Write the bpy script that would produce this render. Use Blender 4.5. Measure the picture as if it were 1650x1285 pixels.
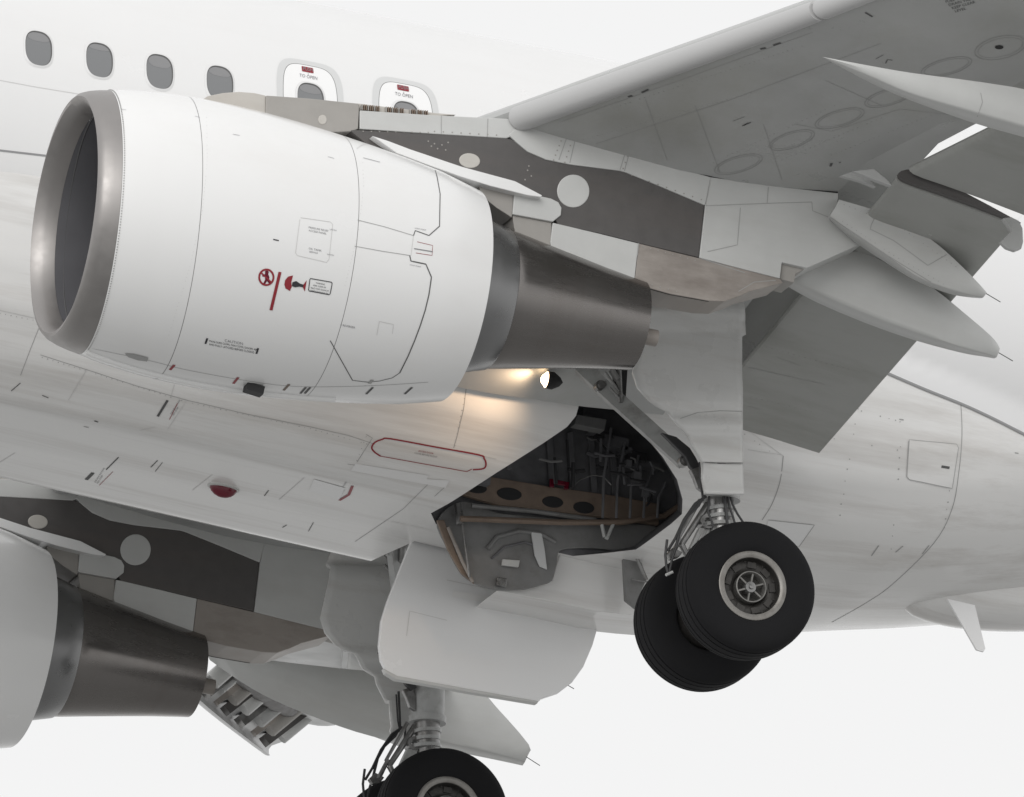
import bpy, bmesh, math, random
from mathutils import Vector, Matrix, geometry
from mathutils.bvhtree import BVHTree
random.seed(7)
SC = bpy.context.scene
COL = SC.collection
for o in list(bpy.data.objects): bpy.data.objects.remove(o)

# ------------------------------------------------------------------ camera
# aircraft axes: x aft, y to the right wing, z up; origin on the cabin axis above the main wheels.
# The aircraft flies 5 degrees nose up; the photographer stands ahead, left and below, 160 m away.
PITCH = math.radians(5.04)
ROOT = Matrix.Rotation(PITCH, 4, 'Y')
S, D = 194.2, 155.0                       # photograph pixels per metre at the left wheels, distance
def _n(v): return v.normalized()
CR = _n(Vector((182.5, -64.3, 16.1)))
CU = Vector((-34.3, -51.2, 184.1)); CU = _n(CU - CR*CR.dot(CU))
CB = CR.cross(CU)
HUB = Vector((0, -4.30, -3.68))
CP = HUB + CB*D - CR*((1212-825)/S) + CU*((947-642.5)/S)
cam_d = bpy.data.cameras.new('camera'); cam = bpy.data.objects.new('camera', cam_d); COL.objects.link(cam)
m = Matrix((( CR.x, CU.x, CB.x, CP.x), (CR.y, CU.y, CB.y, CP.y), (CR.z, CU.z, CB.z, CP.z), (0,0,0,1)))
cam.matrix_world = ROOT @ m
cam_d.sensor_width = 36; cam_d.lens = 36*S*D/1650; cam_d.clip_start = 1; cam_d.clip_end = 5000
SC.camera = cam
SC.render.resolution_x = 1024; SC.render.resolution_y = 797

# ------------------------------------------------------------------ overcast sky, soft sun, exposure
w = bpy.data.worlds.new('World'); SC.world = w; w.use_nodes = True
nt = w.node_tree; nt.nodes.clear()
sky = nt.nodes.new('ShaderNodeTexSky'); sky.sky_type = 'NISHITA'; sky.sun_disc = False
SUN_EL, SUN_AZ = math.radians(22), math.radians(213)
sky.sun_elevation = SUN_EL; sky.sun_rotation = SUN_AZ; sky.dust_density = 6
hs = nt.nodes.new('ShaderNodeHueSaturation'); hs.inputs['Saturation'].default_value = 0.12; hs.inputs['Value'].default_value = 0.10
geo = nt.nodes.new('ShaderNodeTexCoord'); sep = nt.nodes.new('ShaderNodeSeparateXYZ')
ramp = nt.nodes.new('ShaderNodeValToRGB')      # ground haze below the horizon, even cloud above
e = ramp.color_ramp.elements
# ground fading into mist towards the horizon, even cloud above it (position = (sine of elevation + 1)/2)
e[0].position = 0.0; e[0].color = (0.28, 0.28, 0.275, 1)
e[1].position = 0.52; e[1].color = (0.94, 0.94, 0.94, 1)
for p_, c_ in ((0.25, 0.41), (0.40, 0.76), (0.475, 0.90)):
    q_ = ramp.color_ramp.elements.new(p_); q_.color = (c_, c_, c_*0.99, 1)
mp = nt.nodes.new('ShaderNodeMapRange'); mp.inputs[1].default_value = -1; mp.inputs[2].default_value = 1
mix = nt.nodes.new('ShaderNodeMixRGB'); mix.inputs[0].default_value = 0.94
bg = nt.nodes.new('ShaderNodeBackground'); bg.inputs[1].default_value = 1.0
out = nt.nodes.new('ShaderNodeOutputWorld')
L = nt.links.new
L(sky.outputs[0], hs.inputs['Color']); L(geo.outputs['Generated'], sep.inputs[0]); L(sep.outputs[2], mp.inputs[0])
L(mp.outputs[0], ramp.inputs[0]); L(hs.outputs[0], mix.inputs[1]); L(ramp.outputs[0], mix.inputs[2])
L(mix.outputs[0], bg.inputs[0]); L(bg.outputs[0], out.inputs[0])
sd = bpy.data.lights.new('sun', 'SUN'); sd.energy = 1.1; sd.angle = math.radians(40); sd.color = (1, 0.985, 0.96)
so = bpy.data.objects.new('sun', sd); COL.objects.link(so)
az = math.pi/2 - SUN_AZ
sdir = Vector((math.sin(SUN_AZ)*math.cos(SUN_EL), math.cos(SUN_AZ)*math.cos(SUN_EL), math.sin(SUN_EL)))
so.rotation_euler = (-sdir).to_track_quat('-Z', 'Y').to_euler()
vs = SC.view_settings; vs.view_transform = 'Standard'; vs.look = 'None'; vs.exposure = 0; vs.gamma = 1; vs.use_curve_mapping = False

# ------------------------------------------------------------------ materials
MATS = {}
def mat(name, col, rough=0.45, metal=0.0, noise=0.0, nscale=6, stretch=(1,1,1), coat=0.0, dirt=None, dirtamt=0.0, dscale=1.5, dstretch=(0.15,1,1), emit=None, bump=0.0):
    M = bpy.data.materials.new(name); M.use_nodes = True; MATS[name] = M
    n = M.node_tree.nodes; l = M.node_tree.links.new; b = n['Principled BSDF']
    b.inputs['Roughness'].default_value = rough; b.inputs['Metallic'].default_value = metal
    b.inputs['Base Color'].default_value = (*col, 1)
    if coat: b.inputs['Coat Weight'].default_value = coat; b.inputs['Coat Roughness'].default_value = 0.15
    if emit: b.inputs['Emission Color'].default_value = (*col, 1); b.inputs['Emission Strength'].default_value = emit
    tc = n.new('ShaderNodeTexCoord'); last = None
    if noise:
        mpn = n.new('ShaderNodeMapping'); mpn.inputs['Scale'].default_value = stretch; l(tc.outputs['Object'], mpn.inputs[0])
        nz = n.new('ShaderNodeTexNoise'); nz.inputs['Scale'].default_value = nscale; nz.inputs['Detail'].default_value = 8; nz.inputs['Roughness'].default_value = 0.62
        l(mpn.outputs[0], nz.inputs['Vector'])
        r = n.new('ShaderNodeMapRange'); r.inputs[1].default_value = 0.3; r.inputs[2].default_value = 0.7
        r.inputs[3].default_value = 1-noise; r.inputs[4].default_value = 1+noise*0.6; l(nz.outputs[0], r.inputs[0])
        mx = n.new('ShaderNodeMixRGB'); mx.blend_type = 'MULTIPLY'; mx.inputs[0].default_value = 1; mx.inputs[1].default_value = (*col, 1)
        l(r.outputs[0], mx.inputs[2]); last = mx.outputs[0]
        rr = n.new('ShaderNodeMapRange'); rr.inputs[1].default_value = 0.3; rr.inputs[2].default_value = 0.7
        rr.inputs[3].default_value = max(0.03, rough-0.08); rr.inputs[4].default_value = min(1, rough+0.1); l(nz.outputs[0], rr.inputs[0]); l(rr.outputs[0], b.inputs['Roughness'])
        if bump:
            bp = n.new('ShaderNodeBump'); bp.inputs['Strength'].default_value = bump; bp.inputs['Distance'].default_value = 0.01
            l(nz.outputs[0], bp.inputs['Height']); l(bp.outputs[0], b.inputs['Normal'])
    if dirt:
        mpd = n.new('ShaderNodeMapping'); mpd.inputs['Scale'].default_value = dstretch; l(tc.outputs['Object'], mpd.inputs[0])
        nd = n.new('ShaderNodeTexNoise'); nd.inputs['Scale'].default_value = dscale; nd.inputs['Detail'].default_value = 6; nd.inputs['Roughness'].default_value = 0.7
        l(mpd.outputs[0], nd.inputs['Vector'])
        rd = n.new('ShaderNodeMapRange'); rd.inputs[1].default_value = 0.48; rd.inputs[2].default_value = 0.75; rd.inputs[3].default_value = 0; rd.inputs[4].default_value = dirtamt
        l(nd.outputs[0], rd.inputs[0])
        md = n.new('ShaderNodeMixRGB'); l(rd.outputs[0], md.inputs[0]); md.inputs[2].default_value = (*dirt, 1)
        if last: l(last, md.inputs[1])
        else: md.inputs[1].default_value = (*col, 1)
        last = md.outputs[0]
    if last: l(last, b.inputs['Base Color'])
    return M
WHITE = mat('white paint', (0.765,0.765,0.765), 0.20, noise=0.012, nscale=0.9, dirt=(0.60,0.575,0.55), dirtamt=0.12, dscale=1.3, dstretch=(0.10,1,1))
COWL  = mat('engine cowl paint', (0.80,0.80,0.797), 0.20, noise=0.006, nscale=0.8, dirt=(0.66,0.63,0.60), dirtamt=0.22, dscale=1.0, dstretch=(0.35,0.8,0.8))
BELLY = mat('belly paint', (0.76,0.755,0.745), 0.15, noise=0.04, nscale=1.6, stretch=(0.3,1,1), dirt=(0.42,0.39,0.36), dirtamt=0.6, dscale=2.6, dstretch=(0.07,1.3,1))
GREYW = mat('gear door paint', (0.62,0.62,0.61), 0.3, noise=0.04, nscale=3, dirt=(0.42,0.39,0.36), dirtamt=0.5, dscale=2.5, dstretch=(0.25,0.5,2.2))
FRAMEW= mat('window frame paint', (0.70,0.70,0.70), 0.35)
DOORW = mat('door white', (0.84,0.84,0.84), 0.35)
GREYL = mat('light grey paint', (0.54,0.545,0.535), 0.38, noise=0.04, nscale=4, dirt=(0.36,0.34,0.31), dirtamt=0.3)
GREYB = mat('door band grey', (0.62,0.625,0.625), 0.35)
WING  = mat('wing grey', (0.43,0.435,0.43), 0.33, noise=0.06, nscale=2.2, dirt=(0.33,0.33,0.295), dirtamt=0.6, dscale=1.4, dstretch=(0.5,0.35,1))
FLAP  = mat('flap grey', (0.365,0.37,0.355), 0.38, noise=0.07, nscale=2.4, dirt=(0.22,0.22,0.19), dirtamt=0.55, dscale=2, dstretch=(0.3,1,1))
SLAT  = mat('slat paint', (0.46,0.46,0.46), 0.28)
DARKP = mat('pylon dark grey', (0.095,0.09,0.088), 0.5, noise=0.10, nscale=9, dirt=(0.125,0.105,0.095), dirtamt=0.4, dscale=4)
TAN   = mat('pylon tan', (0.52,0.50,0.465), 0.5, noise=0.05, nscale=6, dirt=(0.38,0.34,0.30), dirtamt=0.4, dscale=3)
TAUPE = mat('pylon taupe', (0.34,0.325,0.305), 0.5, noise=0.06, nscale=6)
HEAT  = mat('heat stained fairing', (0.32,0.29,0.265), 0.42, noise=0.08, nscale=4, dirt=(0.15,0.125,0.11), dirtamt=0.85, dscale=2.2, dstretch=(0.35,1,1))
LIP   = mat('inlet lip metal', (0.345,0.33,0.322), 0.42, metal=0.85, noise=0.05, nscale=7)
INLET = mat('inlet duct', (0.13,0.13,0.14), 0.45, metal=0.2, noise=0.05, nscale=2)
FANM  = mat('fan blade', (0.10,0.10,0.12), 0.4, metal=0.6)
NOZ   = mat('nozzle titanium', (0.225,0.212,0.204), 0.25, metal=0.97, noise=0.03, nscale=3, stretch=(0.2,3,3), dirt=(0.17,0.148,0.135), dirtamt=0.5, dscale=0.9, dstretch=(2.2,0.3,0.3))
CORE  = mat('core cowl metal', (0.25,0.25,0.252), 0.30, metal=0.85, noise=0.05, nscale=3)
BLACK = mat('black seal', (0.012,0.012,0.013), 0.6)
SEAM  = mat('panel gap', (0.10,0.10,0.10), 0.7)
SEAML = mat('panel gap light', (0.36,0.36,0.355), 0.7)
SEAMF = mat('panel gap faint', (0.58,0.575,0.565), 0.7)
INK   = mat('black ink', (0.03,0.03,0.035), 0.5)
INKG  = mat('grey ink', (0.24,0.24,0.25), 0.5)
RED   = mat('red paint', (0.27,0.020,0.030), 0.4)
DKRED = mat('dark red lens', (0.13,0.006,0.02), 0.2)
STRIPE= mat('stripe grey', (0.27,0.27,0.275), 0.4)
SWOOSH= mat('pale grey livery', (0.76,0.76,0.765), 0.24)
PANE  = mat('window pane', (0.19,0.195,0.20), 0.16, coat=0.3)
SHADE = mat('window blind', (0.235,0.235,0.24), 0.3)
TYRE  = mat('tyre rubber', (0.010,0.010,0.0112), 0.85, noise=0.3, nscale=5, bump=0.1)
RIMM  = mat('wheel rim', (0.26,0.25,0.235), 0.40, metal=0.5, noise=0.15, nscale=9, dirt=(0.14,0.125,0.11), dirtamt=0.7, dscale=5, dstretch=(1,1,1))
WHEELD= mat('brake grime', (0.055,0.052,0.049), 0.5, metal=0.4, noise=0.35, nscale=14)
STEEL = mat('gear steel', (0.29,0.288,0.285), 0.32, metal=0.75, noise=0.22, nscale=9, dirt=(0.10,0.09,0.08), dirtamt=0.9, dscale=6, dstretch=(1,1,1))
GEARG = mat('gear grey paint', (0.40,0.405,0.40), 0.4, noise=0.10, nscale=8, dirt=(0.16,0.15,0.14), dirtamt=0.7, dscale=5, dstretch=(1,1,1))
HOSE  = mat('hydraulic hose', (0.035,0.035,0.037), 0.5)
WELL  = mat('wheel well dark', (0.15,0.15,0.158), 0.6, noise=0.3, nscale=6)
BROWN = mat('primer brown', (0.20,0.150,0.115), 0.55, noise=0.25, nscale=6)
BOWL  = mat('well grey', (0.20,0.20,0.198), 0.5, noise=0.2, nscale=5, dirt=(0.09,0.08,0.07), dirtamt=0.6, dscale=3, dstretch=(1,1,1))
LAMP  = mat('lamp lens', (1.0,0.70,0.40), 0.2, emit=9)
HUBM  = mat('hub metal', (0.22,0.215,0.205), 0.45, metal=0.5, noise=0.25, nscale=14)
TYRE.node_tree.nodes['Principled BSDF'].inputs['Specular IOR Level'].default_value = 0.25
BRASS = mat('wick', (0.05,0.05,0.05), 0.5)

# ------------------------------------------------------------------ helpers
def ray(px, py):
    return _n(CR*((px-825)/(S*D)) - CU*((py-642.5)/(S*D)) - CB)
def at(px, py, y):
    """point of the photograph's pixel on the upright plane at span station y (metres)"""
    v = ray(px, py); return CP + v*((y-CP.y)/v.y)
def on(px, py, P, N):
    v = ray(px, py); return CP + v*((P-CP).dot(N)/v.dot(N))
air = bpy.data.objects.new('airliner', None); COL.objects.link(air); air.matrix_world = ROOT
air['label'] = 'white twin jet airliner in flight with landing gear down, seen from below'
air['category'] = 'airplane'
def mk(name, verts, faces, ma, parent=air, smooth=True, label=None, mats=None, fmi=None, sharp=40):
    me = bpy.data.meshes.new(name); me.from_pydata([tuple(v) for v in verts], [], faces)
    bm = bmesh.new(); bm.from_mesh(me); bmesh.ops.remove_doubles(bm, verts=bm.verts, dist=1e-5) if fmi is None else None
    bmesh.ops.recalc_face_normals(bm, faces=bm.faces); bm.to_mesh(me); bm.free()
    for x in (mats or [ma]): me.materials.append(x)
    if fmi:
        for p, i in zip(me.polygons, fmi): p.material_index = i
    if smooth:
        for p in me.polygons: p.use_smooth = True
        try: me.set_sharp_from_angle(angle=math.radians(sharp))
        except Exception: pass
    o = bpy.data.objects.new(name, me); COL.objects.link(o); o.parent = parent
    if label: o['label'] = label
    return o
class G:
    """collects simple solids into one mesh"""
    def __init__(s): s.v = []; s.f = []
    def add(s, v, f):
        k = len(s.v); s.v += [Vector(q) for q in v]; s.f += [tuple(i+k for i in q) for q in f]; return s
    def tube(s, pts, r, n=10, cap=True):
        pts = [Vector(p) for p in pts]; rs = r if isinstance(r, (list, tuple)) else [r]*len(pts)
        rings = []; t0 = None; u = None
        for i, p in enumerate(pts):
            t = _n((pts[min(i+1, len(pts)-1)] - pts[max(i-1, 0)]))
            if u is None:
                a = Vector((0,0,1)) if abs(t.z) < 0.9 else Vector((1,0,0)); u = _n(a - t*a.dot(t))
            else: u = _n(u - t*u.dot(t))
            v = t.cross(u); rings.append([p + (u*math.cos(2*math.pi*k/n) + v*math.sin(2*math.pi*k/n))*rs[i] for k in range(n)])
        return s.loft(rings, cap=cap)
    def loft(s, rings, closed=True, cap=True):
        n = len(rings[0]); v = [q for r in rings for q in r]; f = []
        for i in range(len(rings)-1):
            for k in range(n if closed else n-1):
                a = i*n+k; b = i*n+(k+1) % n; f.append((a, b, b+n, a+n))
        if cap and closed:
            f.append(tuple(range(n))[::-1]); f.append(tuple((len(rings)-1)*n+k for k in range(n)))
        return s.add(v, f)
    def prism(s, poly, vec):
        poly = [Vector(p) for p in poly]; vec = Vector(vec); n = len(poly)
        v = poly + [p+vec for p in poly]
        f = [tuple(range(n))[::-1], tuple(range(n, 2*n))] + [(k, (k+1) % n, n+(k+1) % n, n+k) for k in range(n)]
        return s.add(v, f)
    def box(s, c, sx, sy, sz, R=None):
        c = Vector(c); v = []
        for x in (-1,1):
            for y in (-1,1):
                for z in (-1,1):
                    q = Vector((x*sx/2, y*sy/2, z*sz/2)); v.append(c + (R @ q if R else q))
        return s.add(v, [(0,1,3,2),(4,6,7,5),(0,4,5,1),(2,3,7,6),(0,2,6,4),(1,5,7,3)])
    def bar(s, a, b, wd, th, up=(0,0,1)):
        a = Vector(a); b = Vector(b); t = _n(b-a); u = Vector(up); u = _n(u - t*u.dot(t)); v = t.cross(u)
        q = lambda p: [p+u*wd/2+v*th/2, p-u*wd/2+v*th/2, p-u*wd/2-v*th/2, p+u*wd/2-v*th/2]
        return s.loft([q(a), q(b)])
    def revx(s, prof, c, n=96, axis=0, start=0, end=2*math.pi, closed=True, cap=False):
        """revolve (station, radius) about an axis through c (axis 0 = x, 1 = y)"""
        rings = []
        for (a, r) in prof:
            rg = []
            for k in range(n):
                th = start + (end-start)*k/(n if closed else n-1)
                if axis == 0: rg.append(Vector((a, c[1] - r*math.sin(th), c[2] + r*math.cos(th))))
                else: rg.append(Vector((c[0] + r*math.sin(th), a, c[2] + r*math.cos(th))))
            rings.append(rg)
        return s.loft(rings, closed=closed, cap=cap)
    def make(s, name, ma, parent=air, **k): return mk(name, s.v, s.f, ma, parent, **k)
def plate(name, px, y, th, ma, parent=air, **k):
    """flat plate traced on the plane y, thickness th towards the right wing"""
    o = G().prism([at(a, b, y) for a, b in px], (0, th, 0)).make(name, ma, parent, smooth=False, **k)
    bv = o.modifiers.new('edge', 'BEVEL'); bv.width = 0.006; bv.segments = 2; bv.limit_method = 'ANGLE'
    return o
def bvh(*obs):
    v = []; f = []
    for o in obs:
        k = len(v); v += [q.co.copy() for q in o.data.vertices]; f += [tuple(i+k for i in p.vertices) for p in o.data.polygons]
    return BVHTree.FromPolygons(v, f)
def cast(px, py, B):
    d = ray(px, py); h = B.ray_cast(CP, d)
    if h[0] is None: return None
    n = h[1]; n = n if n.dot(d) < 0 else -n
    return h[0], n
def dens(px, step=5.0, closed=False):
    o = []; n = len(px); rng = range(n if closed else n-1)
    for i in rng:
        a = Vector(px[i]); b = Vector(px[(i+1) % n]); k = max(1, int((b-a).length/step))
        o += [a.lerp(b, j/k) for j in range(k)]
    if not closed: o.append(Vector(px[-1]))
    return o
def smoothpx(px, sub=6, closed=False):
    """Catmull-Rom through pixel points"""
    P = [Vector(p) for p in px]; n = len(P); o = []
    for i in range(n if closed else n-1):
        g = lambda j: P[j % n] if closed else P[max(0, min(n-1, j))]
        a, b, c, d = g(i-1), g(i), g(i+1), g(i+2)
        for k in range(sub):
            t = k/sub; o.append(0.5*((2*b) + (c-a)*t + (2*a-5*b+4*c-d)*t*t + (-a+3*b-3*c+d)*t**3))
    if not closed: o.append(P[-1])
    return o
def ribbon(name, px, B, wd, ma, parent, off=0.0025, closed=False, step=5, sm=False, g=None):
    """painted line or open joint laid on a surface, wd metres wide"""
    if sm: px = smoothpx(px, 5, closed)
    pts = [cast(p.x, p.y, B) for p in dens(px, step, closed)]
    pts = [p for p in pts if p]
    if len(pts) < 2: return None
    n = len(pts); v = []; f = []
    for i, (p, nn) in enumerate(pts):
        a = pts[(i-1) % n][0] if (closed or i) else p; b = pts[(i+1) % n][0] if (closed or i < n-1) else p
        t = b-a
        if t.length < 1e-9: t = Vector((1,0,0))
        sdir = _n(nn.cross(t)); v += [p + nn*off + sdir*wd/2, p + nn*off - sdir*wd/2]
    for i in range(n if closed else n-1):
        a = 2*i; b = 2*((i+1) % n)
        if (v[a]-v[b]).length < 0.25: f.append((a, a+1, b+1, b))
    if g is not None: g.add(v, f); return g
    return mk(name, v, f, ma, parent, smooth=True)
def patch(name, px, B, ma, parent, off=0.003, grid=9, closed=True, th=0.0, **k):
    """thin skin (paint, door, cover) on a surface, outline in photograph pixels"""
    poly = dens(px, grid, True); n = len(poly)
    x0 = min(p.x for p in poly); x1 = max(p.x for p in poly); y0 = min(p.y for p in poly); y1 = max(p.y for p in poly)
    pts = list(poly); yy = y0+grid/2
    while yy < y1:
        xx = x0+grid/2
        while xx < x1:
            q = Vector((xx, yy))
            ins = False
            for i in range(n):
                a, b = poly[i], poly[i-1]
                if (a.y > yy) != (b.y > yy) and xx < (b.x-a.x)*(yy-a.y)/(b.y-a.y)+a.x: ins = not ins
            if ins and min((q-p).length for p in poly) > grid*0.45: pts.append(q)
            xx += grid
        yy += grid
    r = geometry.delaunay_2d_cdt(pts, [], [list(range(n))], 1, 1e-4)
    v = []; ok = []
    for p in r[0]:
        h = cast(p.x, p.y, B); ok.append(h is not None); v.append(h[0]+h[1]*off if h else Vector((0,0,0)))
    f = [tuple(q) for q in r[2] if all(ok[i] for i in q) and max((v[q[i]]-v[q[i-1]]).length for i in range(len(q))) < 0.3]
    return mk(name, v, f, ma, parent, smooth=True, **k)
def circ(cx, cy, rx, ry=None, n=28, rot=0):
    ry = ry or rx; o = []
    for k in range(n):
        a = 2*math.pi*k/n; x, y = rx*math.cos(a), ry*math.sin(a)
        o.append((cx + x*math.cos(rot) - y*math.sin(rot), cy + x*math.sin(rot) + y*math.cos(rot)))
    return o
def mirror(o, parent=air):
    """the same part on the right-hand side"""
    c = o.copy(); COL.objects.link(c); c.parent = parent; c.scale = (1, -1, 1)
    if 'label' in c: del c['label']
    return c
def mirror_tree(o):
    c = mirror(o)
    for ch in list(o.children):
        d = ch.copy(); COL.objects.link(d); d.parent = c
    return c
def lerp(a, b, t): return a + (b-a)*t
def interp(tab, x):
    if x <= tab[0][0]: return tab[0][1:]
    for p, q in zip(tab, tab[1:]):
        if x <= q[0]:
            t = (x-p[0])/(q[0]-p[0]); t = t*t*(3-2*t) if False else t
            return tuple(lerp(a, b, t) for a, b in zip(p[1:], q[1:]))
    return tab[-1][1:]

# ------------------------------------------------------------------ fuselage and belly fairing
def fus_ring(x, n=160):
    zt, zb, wy = 2.07, -2.07, 1.975
    if x > 2.2:
        t = x-2.2; zb += 0.05*t + 0.03*t*t; wy -= 0.0016*t*t
    zc = 0.12; o = []
    for k in range(n):
        a = 2*math.pi*k/n; c, s_ = math.cos(a), math.sin(a)
        o.append(Vector((x, -wy*s_, zc*0 + (zt*c if c > 0 else -zb*c))))
    return o
g = G(); g.loft([fus_ring(-9.5+0.25*i) for i in range(75)]); fus = g.make('fuselage', WHITE)
# belly fairing: half width, bottom, exponent, height of the widest line
FAIR = [(-8.6,1.80,-2.02,2.1,-0.55),(-7.5,1.88,-2.10,2.4,-0.52),(-6.0,1.92,-2.17,2.6,-0.50),(-4.5,1.945,-2.23,2.7,-0.50),(-3.0,1.965,-2.29,2.8,-0.5),
        (-1.5,1.98,-2.35,2.7,-0.5),(0.0,1.98,-2.42,2.6,-0.5),(1.2,1.95,-2.42,2.6,-0.6),(2.2,1.89,-2.36,2.5,-0.7),(3.0,1.82,-2.22,2.3,-0.75),(3.8,1.73,-2.06,2.0,-0.8),(4.6,1.62,-1.92,2.0,-0.8)]
def fair_ring(x, n=160):
    """rounded section blended into a flat bottom with a chine along the middle of the fairing"""
    wv, zb, ex, zc = interp(FAIR, x); o = []
    f = max(0, min(1, (x+8.6)/1.6)) * max(0, min(1, (3.9-x)/3.2)); h = zc-zb
    PL = [(0.0,0.0,zb-0.01),(0.36,0.93,zb+0.004),(0.39,1.01,zb+0.015),(0.42,1.08,zb+0.05),(0.52,1.33,zb+0.20),(0.57,1.45,zb+0.30),(0.70,1.72,zb+0.62),(0.80,1.84,zb+0.95),(0.92,wv-0.01,zb+1.45),(1.0,wv,zc)]
    for k in range(n):
        a = 2*math.pi*k/n; c, s_ = math.cos(a), math.sin(a)
        ex2 = ex if c < 0 else 2.0
        y = -wv*math.copysign(abs(s_)**(2/ex2), s_); hz = (zc-zb) if c < 0 else 0.35
        z = zc + hz*math.copysign(abs(c)**(2/ex2), c)
        if c < 0:
            q = interp(PL, abs(math.pi-a)/(math.pi/2)); y = lerp(y, -math.copysign(q[0], s_), f); z = lerp(z, q[1], f)
        o.append(Vector((x, y, z)))
    return o
g = G(); g.loft([fair_ring(-8.6+0.15*i) for i in range(89)]); fair = g.make('belly_fairing', BELLY, sharp=60)

# ------------------------------------------------------------------ wing
def wing_prof(y):
    """outline of the fixed wing at span station y (negative = left): upper edge aft, round the nose, lower surface, flap cove"""
    t = abs(y)-5.95
    fl = 0.0 if t < 2 else 0.006*(t-2)**2 if t > 2 else 0.0
    xl = -3.0 + 0.52*t; xt = -0.10 + (0.313*max(0, t-0.6)); xu = xt + 0.62*max(0.5, 1-0.05*max(t,0))
    zb = 0.112*t + fl; k = max(0.45, 1 - 0.055*t)
    ch = xt-xl; th = -0.78*0 ; root = 0.06*max(0, -t)
    lo = [(0.0,-0.56),(0.012,-0.61),(0.035,-0.645),(0.08,-0.675),(0.16,-0.70),(0.32,-0.74),(0.52,-0.785),(0.70,-0.785),(0.86,-0.755),(1.0,-0.706)]
    up = [(1.0,-0.20),(0.8,-0.14),(0.6,-0.11),(0.4,-0.14),(0.25,-0.21),(0.14,-0.30),(0.07,-0.39),(0.03,-0.455),(0.008,-0.51)]
    mid = -0.46
    P = [(xu, -0.40-0.12*max(0,-t))]
    P += [(xl+u*ch, z) for u, z in up] + [(xl+u*ch, z - root*min(1, u*4)) for u, z in lo]
    P += [(xt+0.01, -0.52), (xt+0.2*(xu-xt), -0.45), (xu, -0.425-0.12*max(0,-t))]
    return [Vector((a, y, mid + (z-mid)*k + zb)) for a, z in P]
STN = [-1.88,-2.4,-3.0,-4.0,-5.0,-5.95,-6.6,-7.2,-8.0,-9.0,-10.0,-11.0,-12.0,-13.0,-14.0,-15.0,-16.3]
g = G(); g.loft([wing_prof(y) for y in STN]); wing = g.make('wing', WING, sharp=30)
def slat(y0, y1, dx=0.0, dz=0.0):
    g = G(); rings = []
    for i in range(9):
        y = lerp(y0, y1, i/8); t = abs(y)-5.95; fl = 0.0 if t < 2 else 0.006*(t-2)**2 if t > 2 else 0.0
        xl = -3.0+0.52*t; zb = 0.112*t+fl; k = max(0.5, 1-0.055*t)
        P = []
        for j in range(15):                       # outer nose, from the lower lip round to the top
            a = lerp(-2.1, 1.65, j/14); P.append((0.095-0.115*math.cos(a), -0.60+0.108*math.sin(a)))
        P += [(0.24,-0.43),(0.42,-0.36),(0.40,-0.375),(0.26,-0.45),(0.17,-0.50),(0.12,-0.58),(0.13,-0.66)]
        rings.append([Vector((xl+dx+a*k, y, -0.46+(z+0.46)*k+zb+dz)) for a, z in P])
    g.loft(rings); return g.make('slat', SLAT, sharp=45)
slats = [slat(-5.97,-8.90), slat(-8.935,-12.4), slat(-12.44,-16.3,-0.12,-0.40), slat(-2.6,-5.54)]

# ------------------------------------------------------------------ flaps
def flap(y0, y1, f):
    rings = []
    for i in range(7):
        y = lerp(y0, y1, i/6); (xl, zl, xt, zt) = f(y); ch = xt-xl; P = []
        for u, z in [(1,0.004),(0.75,0.055),(0.5,0.10),(0.3,0.125),(0.15,0.125),(0.06,0.10),(0.015,0.06),(0,0.02),(0.01,-0.01),(0.04,-0.03),(0.12,-0.035),(0.3,-0.02),(0.6,-0.006),(1,-0.004)]:
            P.append(Vector((xl+ch*u, y, lerp(zl, zt, u)+z*ch*(0.72 if z > 0 else 0.6))))
        rings.append(P)
    return G().loft(rings).make('flap', FLAP, sharp=35)
def f_in(y):
    t = (abs(y)-2)/5.0
    return (lerp(0.20,0.06,t), lerp(-1.50,-0.843,t), lerp(1.275,1.135,t), lerp(-1.634,-1.046,t))
def f_out(y):
    t = abs(y)-7.0; fl = 0.0 if t < 1 else 0.006*(t-0.9)**2
    return (0.10+0.313*t, -0.80+0.112*t+fl, 1.17+0.275*t, -1.0+0.115*t+fl)
flap_in = flap(-2.0,-6.93,f_in); flap_out = flap(-7.06,-13.2,f_out)

# ------------------------------------------------------------------ engine nacelle
EY = -5.75
AX = lambda x: -2.105 - 0.012*(x+6.4)        # height of the engine axis
def tilt(x):                                  # inlet plane faces a little inboard and down
    f = max(0, min(1, (-3.6-x)/2.4)); f = f*f*(3-2*f); return 0.104*f, -0.040*f
def nac_ring(x, r, n=128, tl=None):
    ty, tz = tl or tilt(x); o = []
    for k in range(n):
        a = 2*math.pi*k/n; y = -r*math.sin(a); z = r*math.cos(a)
        o.append(Vector((x + ty*y + tz*z, EY+y, AX(x)+z)))
    return o
OUT = [(-6.40,1.080),(-6.28,1.105),(-6.15,1.125),(-5.9,1.15),(-5.65,1.163),(-5.4,1.166),(-5.1,1.156),(-4.8,1.135),(-4.5,1.105),(-4.2,1.068),(-3.9,1.025),(-3.6,0.975),(-3.40,0.925),(-3.25,0.885)]
def rprof(x): return interp(OUT, x)[0]
def nac_part(name, x0, x1, ma, parent, extra=(), n=14, close=None):
    rings = [nac_ring(lerp(x0, x1, i/n), rprof(lerp(x0, x1, i/n))) for i in range(n+1)] + [nac_ring(a, b) for a, b in extra]
    return G().loft(rings, cap=False).make(name, ma, parent, sharp=50)
XJ1, XJ2 = -5.735, -4.455
nac = nac_part('engine_nacelle', -6.398, XJ1-0.0025, COWL, air, extra=[(XJ1-0.0025,1.13)])
fan_cowl = nac_part('fan_cowl', XJ1+0.0025, XJ2-0.0025, COWL, nac, extra=[(XJ2-0.0025,1.02)])
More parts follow.
